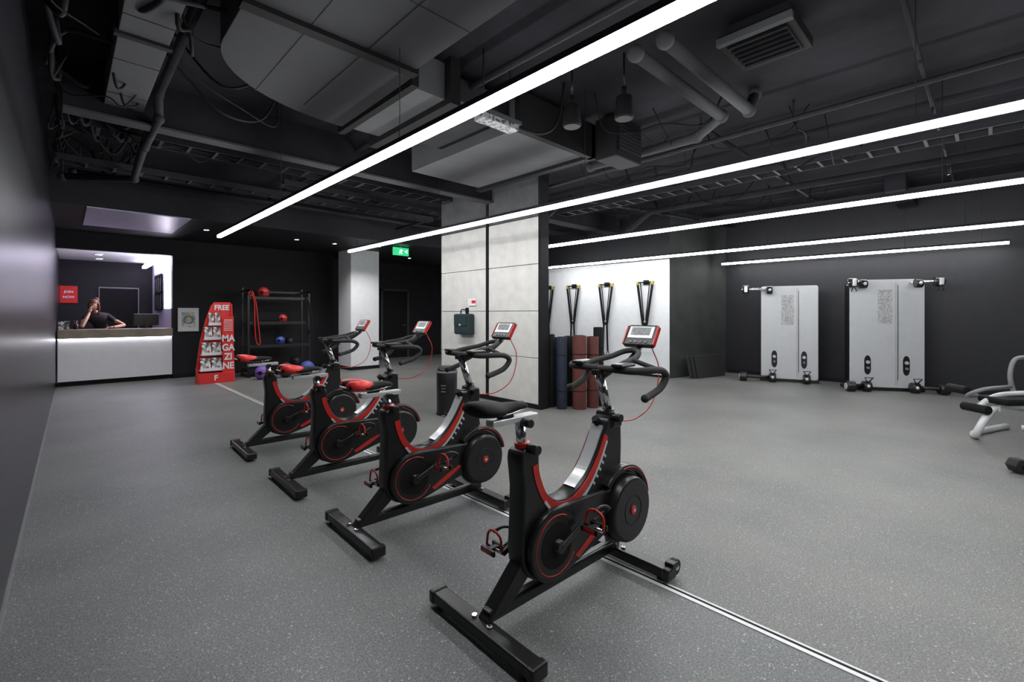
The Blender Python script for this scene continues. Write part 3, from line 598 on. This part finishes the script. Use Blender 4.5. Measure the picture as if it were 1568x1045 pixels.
# ---------------------------------------------------------------- exercise bike
def build_bike(g,saddle,sz):
    P=g; CR=.295
    for nm,x in(('rear_foot',0),('front_foot',.95)):
        cbox(nm,(x,0,.045),(.075,.62,.05),'steelb',P,.008)
        for s in(-1,1):
            cbox(nm+'_cap_%d'%(s+1),(x,s*.32,.045),(.085,.04,.06),'black',P,.01); cyl(nm+'_leveller_%d'%(s+1),(x,s*.28,0),(x,s*.28,.03),.025,'rubber',P)
            cyl(nm+'_bolt_%d'%(s+1),(x,s*.05,.07),(x,s*.05,.078),.012,'chrome',P,seg=8)
    for s in(-1,1):
        cyl('transport_wheel_%d'%(s+1),(1.01,s*.30,.055),(1.01,s*.33,.055),.038,'rubber',P); cyl('transport_hub_%d'%(s+1),(1.01,s*.295,.055),(1.01,s*.335,.055),.014,'silver',P); cbox('wheel_fork_%d'%(s+1),(.985,s*.315,.075),(.06,.05,.03),'black',P,.006)
    bar('base_beam',(.02,0,.085),(.93,0,.085),.055,.05,'steelb',P,.008)
    bar('beam_groove',(.08,0,.1105),(.88,0,.1105),.02,.004,'grey',P)
    prism('rear_strut',[(.0,.07),(.10,.07),(.36,.27),(.28,.36),(.24,.30)],-.035,.035,'steelb',P,.008)
    prof=[(.185,.74),(.285,.74),(.30,.63),(.345,.53),(.42,.475),(.52,.475),(.62,.53),(.71,.63),(.785,.75),(.82,.80),(.915,.80),(.935,.70),(.93,.52),(.90,.38),(.80,.28),(.68,.22),(.52,.16),(.38,.135),(.26,.16),(.19,.25),(.19,.42),(.195,.58)]
    prism('frame_shell',prof,-.05,.05,'black',P,.012,sm=3)
    sw=[(.292,.68),(.31,.61),(.355,.525),(.43,.478),(.52,.478),(.615,.53),(.70,.62),(.77,.73)]
    ribbon('red_stripe',sw,.012,.046,-.054,.054,'red',P)
    sw2=[(.33,.50),(.38,.445),(.45,.415),(.53,.42),(.63,.475),(.72,.575),(.79,.69)]
    ribbon('silver_stripe',sw2,.0,.014,-.056,.056,'silver',P)
    sw3=[(.56,.488),(.65,.55),(.73,.65),(.79,.76)]
    ribbon('silver_top_cover',sw3,-.012,.006,-.035,.035,'silver',P)
    for i,(lx,lz) in enumerate(((.665,.515),(.69,.545),(.715,.575),(.738,.605),(.758,.635))):
        for s in(-1,1): bar('logo_bar_%d_%d'%(i,s+1),(lx+.01,s*.0505,lz-.01),(lx+.032,s*.0505,lz-.032),.003,.012,'silver',P)
    def slot(x0,z0,r0,x1,z1,r1,n=24):
        q=[];b0=math.atan2(z1-z0,x1-x0);th=math.acos(min(1,(r0-r1)/math.hypot(x1-x0,z1-z0)))
        for k in range(n+1):
            a=b0+th+(2*math.pi-2*th)*k/n;q.append((x0+r0*math.cos(a),z0+r0*math.sin(a)))
        for k in range(n+1):
            a=b0-th+(2*th)*k/n;q.append((x1+r1*math.cos(a),z1+r1*math.sin(a)))
        return q
    for s,(ya,yb) in((0,(-.086,-.048)),(1,(.048,.075))):
        prism('belt_guard_%d'%s,slot(.37,CR,.165,.80,.345,.10),ya,yb,'black',P,.012)
        yy=-.088 if s==0 else .077
        torus('red_ring_%d'%s,(.37,yy+(.002 if s==0 else -.002),CR),.135,.003,'red',P,'y',60,330)
        cyl('guard_disc_%d'%s,(.37,yy,CR),(.37,yy*.97,CR),.105,'blackm',P,b=.003)
        cyl('crank_boss_%d'%s,(.37,-.12 if s==0 else .11,CR),(.37,0,CR),.028,'black',P)
        prism('red_accent_%d'%s,[(.52,.185),(.66,.25),(.74,.295),(.72,.305),(.62,.265),(.50,.205)],min(yy,yy*.97)-.001,max(yy,yy*.97),'red',P)
    prism('fork_left',[(.84,.78),(.925,.78),(.99,.48),(.99,.06),(.91,.06),(.90,.40)],.0,.045,'steelb',P,.008)
    cyl('flywheel',(.915,-.075,.315),(.915,-.045,.315),.185,'steelb',P,seg=56,b=.003)
    torus('flywheel_rim',(.915,-.06,.315),.185,.005,'grey',P,'y')
    cyl('flywheel_cover',(.915,-.135,.315),(.915,-.074,.315),.165,'black',P,.178,seg=56,b=.012)
    torus('cover_ring_outer',(.915,-.132,.315),.135,.003,'ductd',P,'y'); torus('cover_ring_inner',(.915,-.135,.315),.075,.003,'ductd',P,'y')
    cyl('flywheel_badge',(.915,-.142,.315),(.915,-.13,.315),.024,'red',P,b=.003); cyl('badge_centre',(.915,-.145,.315),(.915,-.14,.315),.009,'silver',P)
    cyl('axle',(.915,-.08,.315),(.915,.06,.315),.015,'chrome',P)
    pts=[]
    for k in range(17):
        a=math.radians(10+k*8); pts.append((.915+.225*math.cos(a),.315+.225*math.sin(a)))
    for k in range(16,-1,-1):
        a=math.radians(10+k*8); pts.append((.915+.195*math.cos(a),.315+.195*math.sin(a)))
    prism('flywheel_shroud',pts,-.095,.0,'black',P,.006)
    torus('shroud_trim',(.915,-.097,.315),.212,.0028,'red',P,'y',10,100)
    prism('head_tube',[(.83,.74),(.93,.74),(.925,.815),(.85,.83)],-.06,.06,'black',P,.012)
    cyl('post_collar',(.885,0,.80),(.875,0,.835),.036,'steelb',P)
    cyl('handle_post',(.895,0,.78),(.80,0,1.03),.024,'chrome',P); cyl('post_knob',(.86,-.05,.80),(.86,-.10,.80),.022,'black',P,b=.004)
    cyl('resistance_knob',(.79,0,.77),(.765,0,.80),.020,'blackm',P)
    bar('handle_slider',(.76,0,1.04),(1.02,0,1.055),.045,.03,'steelb',P,.004)
    bar('handle_stem',(.80,0,1.02),(.88,0,1.045),.06,.04,'black',P,.01)
    for s in(-1,1):
        tube('bull_bar_%d'%(s+1),[(.80,0,1.06),(.795,s*.10,1.062),(.82,s*.20,1.06),(.90,s*.245,1.062),(.99,s*.255,1.055),(1.035,s*.255,1.02),(.99,s*.25,.965),(.90,s*.245,.935),(.85,s*.245,.925)],.0185,'rubber',P,n=6)
        tube('inner_bar_%d'%(s+1),[(.80,s*.10,1.07),(.90,s*.095,1.09),(1.02,s*.08,1.105),(1.10,s*.05,1.13),(1.13,0,1.14)],.016,'rubber',P,n=6)
        cbox('arm_pad_%d'%(s+1),(.83,s*.13,1.085),(.13,.07,.018),'black',P,.008)
        ball('bar_end_%d'%(s+1),(.85,s*.245,.925),.021,'rubber',P)
        tube('cross_link_%d'%(s+1),[(.97,s*.25,1.06),(.98,s*.14,1.085),(.97,s*.09,1.10)],.013,'rubber',P,n=4)
    tube('console_arm',[(1.0,0,1.05),(1.10,0,1.09),(1.19,0,1.15)],.017,'black',P,n=4)
    C=bpy.data.objects.new('console',None);COL.objects.link(C);C.parent=P;C.location=(1.21,0,1.215);C.rotation_euler=(0,math.radians(32),0)
    box('console_case',-.015,.02,-.10,.10,-.07,.075,'black',C,.012)
    for s in(-1,1): box('console_red_edge_%d'%(s+1),-.018,.012,s*.100-.005,s*.100+.005,-.06,.065,'red',C,.003)
    box('console_screen',-.019,-.015,-.082,.082,-.02,.06,'silver',C,.002); box('console_lcd',-.021,-.018,-.062,.062,.0,.05,'screen',C)
    for k in range(4): cbox('console_button_%d'%k,(-.018,-.05+k*.033,-.045),(.006,.02,.014),'grey',C,.002)
    tube('red_cable',[(1.22,-.06,1.16),(1.27,-.08,1.02),(1.22,-.07,.84),(1.08,-.05,.76),(.93,-.02,.76)],.0035,'red',P,n=8,seg=6)
    cyl('seat_collar',(.235,0,.74),(.233,0,.775),.036,'red',P,b=.004); cyl('seat_post',(.24,0,.70),(.215,0,.885+sz),.024,'chrome',P); cyl('seat_knob',(.235,-.04,.755),(.235,-.10,.755),.022,'black',P,b=.004)
    S=bpy.data.objects.new('saddle_assembly',None);COL.objects.link(S);S.parent=P;S.location=(0,0,sz)
    bar('seat_slider',(.04,0,.885),(.31,0,.885),.05,.028,'silver',S,.005); cyl('slider_knob',(.215,-.025,.87),(.215,-.075,.87),.018,'black',S)
    bar('saddle_clamp',(.10,0,.895),(.16,0,.915),.045,.03,'black',S,.004)
    for s in(-1,1): tube('saddle_rail_%d'%(s+1),[(-.02,s*.035,.935),(.05,s*.022,.918),(.15,s*.022,.918),(.24,s*.012,.93)],.005,'chrome',S,n=4,seg=8)
    secs=[(-.055,0,.960,.03,.014),(-.05,0,.958,.07,.028),(-.03,0,.955,.088,.036),(.02,0,.950,.092,.038),(.07,0,.944,.072,.034),(.12,0,.942,.045,.028),(.18,0,.943,.030,.024),(.235,0,.942,.024,.020),(.255,0,.938,.015,.010)]
    loft('saddle_base',[(x,y,z-.004,w,h) for x,y,z,w,h in secs],'blackm',S,flat=.2)
    if saddle=='red':
        for s in(-1,1): loft('saddle_red_side_%d'%(s+1),[(-.056,s*.042,.958,.014,.016),(-.032,s*.056,.958,.034,.031),(.02,s*.060,.954,.034,.034),(.07,s*.046,.948,.026,.031),(.11,s*.032,.946,.012,.022)],'redl',S,flat=.1)
        tube('saddle_piping',[(-.062,-.04,.95),(-.066,0,.952),(-.062,.04,.95)],.005,'white',S,n=4,seg=8)
    ca=math.radians(22)
    for s in(-1,1):
        ex=.37-s*.165*math.cos(ca); ez=CR-s*.165*math.sin(ca)*1.0
        y=s*.115
        bar('crank_arm_%d'%(s+1),(.37,y,CR),(ex,y,ez),.016,.03,'steelb',P,.004)
        cyl('pedal_axle_%d'%(s+1),(ex,y,ez),(ex,y+s*.11,ez),.008,'chrome',P)
        for k in(-1,1): cbox('pedal_plate_%d_%d'%(s+1,k+1),(ex+k*.035,y+s*.065,ez),(.014,.095,.026),'black',P,.003)
        cbox('pedal_body_%d'%(s+1),(ex,y+s*.065,ez),(.05,.03,.022),'black',P,.003)
        for k in(-1,1): cbox('pedal_reflector_%d_%d'%(s+1,k+1),(ex+k*.043,y+s*.065,ez),(.004,.06,.016),'red',P)
        tube('toe_cage_%d'%(s+1),[(ex+.035,y+s*.03,ez+.01),(ex+.10,y+s*.035,ez+.03),(ex+.115,y+s*.065,ez+.06),(ex+.06,y+s*.065,ez+.085),(ex+.0,y+s*.065,ez+.08)],.008,'black',P,n=4,seg=8)
        tube('toe_strap_%d'%(s+1),[(ex,y+s*.015,ez),(ex+.005,y+s*.02,ez+.06),(ex+.0,y+s*.065,ez+.085),(ex+.005,y+s*.11,ez+.06),(ex,y+s*.115,ez)],.006,'red',P,n=4,seg=8)
for i,Y in enumerate((1.47,2.66,3.80,5.02)):
    g=group('exercise_bike',(1.25,Y,0),math.radians(-1.5))
    build_bike(g,'black' if i==0 else 'red',0 if i==0 else -.035)
# ---------------------------------------------------------------- bench / equipment at right edge
g=group('adjustable_weight_bench',(7.05,-.15,0))
tube('floor_loop',[(.9,.02,.03),(.25,.26,.03),(.0,.26,.04),(-.08,.24,.12),(-.05,.18,.26),(.02,.1,.36),(.08,-.1,.40),(.1,-.7,.42)],.034,'tubew',g,n=6)
tube('floor_loop_rear',[(.9,-.1,.03),(.9,-.9,.03),(.2,-.95,.03),(.1,-.9,.2),(.1,-.7,.42)],.034,'tubew',g,n=5)
tube('upper_loop',[(.15,.22,.28),(-.02,.25,.34),(.05,.12,.47),(.25,-.05,.50),(.5,-.3,.5)],.028,'tubew',g,n=6)
bar('spine',(.0,.10,.36),(.9,-.7,.36),.06,.08,'tubew',g,.01)
cbox('seat_pad',(.15,-.02,.44),(.5,.30,.07),'blackm',g,.025,(0,0,math.radians(-40))); cbox('back_pad',(.62,-.42,.56),(.75,.30,.07),'blackm',g,.025,(0,math.radians(-22),math.radians(-40)))
tube('handle',[(.1,.25,.46),(-.12,.32,.48),(-.15,.2,.56),(.15,.0,.58)],.020,'grey',g)
tube('lever',[(.38,-.05,.40),(.36,.0,.65),(.40,-.03,.84),(.48,-.12,.88)],.022,'grey',g)
cyl('leg_roller_upper',(-.05,.32,.52),(.15,.48,.52),.045,'blackm',g,b=.01); cyl('leg_roller_lower',(-.12,.16,.34),(.06,.36,.34),.045,'blackm',g,b=.01)
cyl('support_leg',(.62,-.45,.0),(.62,-.45,.5),.03,'tubew',g)
g=group('dumbbell',(5.72,-.24,.065),math.radians(40))
cyl('handle',(-.08,0,0),(.08,0,0),.016,'chrome',g)
for s in(-1,1): cyl('head_%d'%(s+1),(s*.07,0,0),(s*.17,0,0),.065,'rubber',g,seg=6,b=.008)
# ---------------------------------------------------------------- world & camera
w=bpy.data.worlds.new('world');scene.world=w;w.use_nodes=True
w.node_tree.nodes['Background'].inputs[0].default_value=(.05,.05,.055,1);w.node_tree.nodes['Background'].inputs[1].default_value=.5
cam=bpy.data.cameras.new('camera');co=bpy.data.objects.new('camera',cam);COL.objects.link(co)
cam.sensor_width=36;cam.lens=710/1568*36;cam.shift_y=-(522.7-481)/1568;cam.clip_start=.02
co.location=(0,0,1.35);co.rotation_euler=(math.pi/2,0,math.radians(-44.1))
scene.camera=co
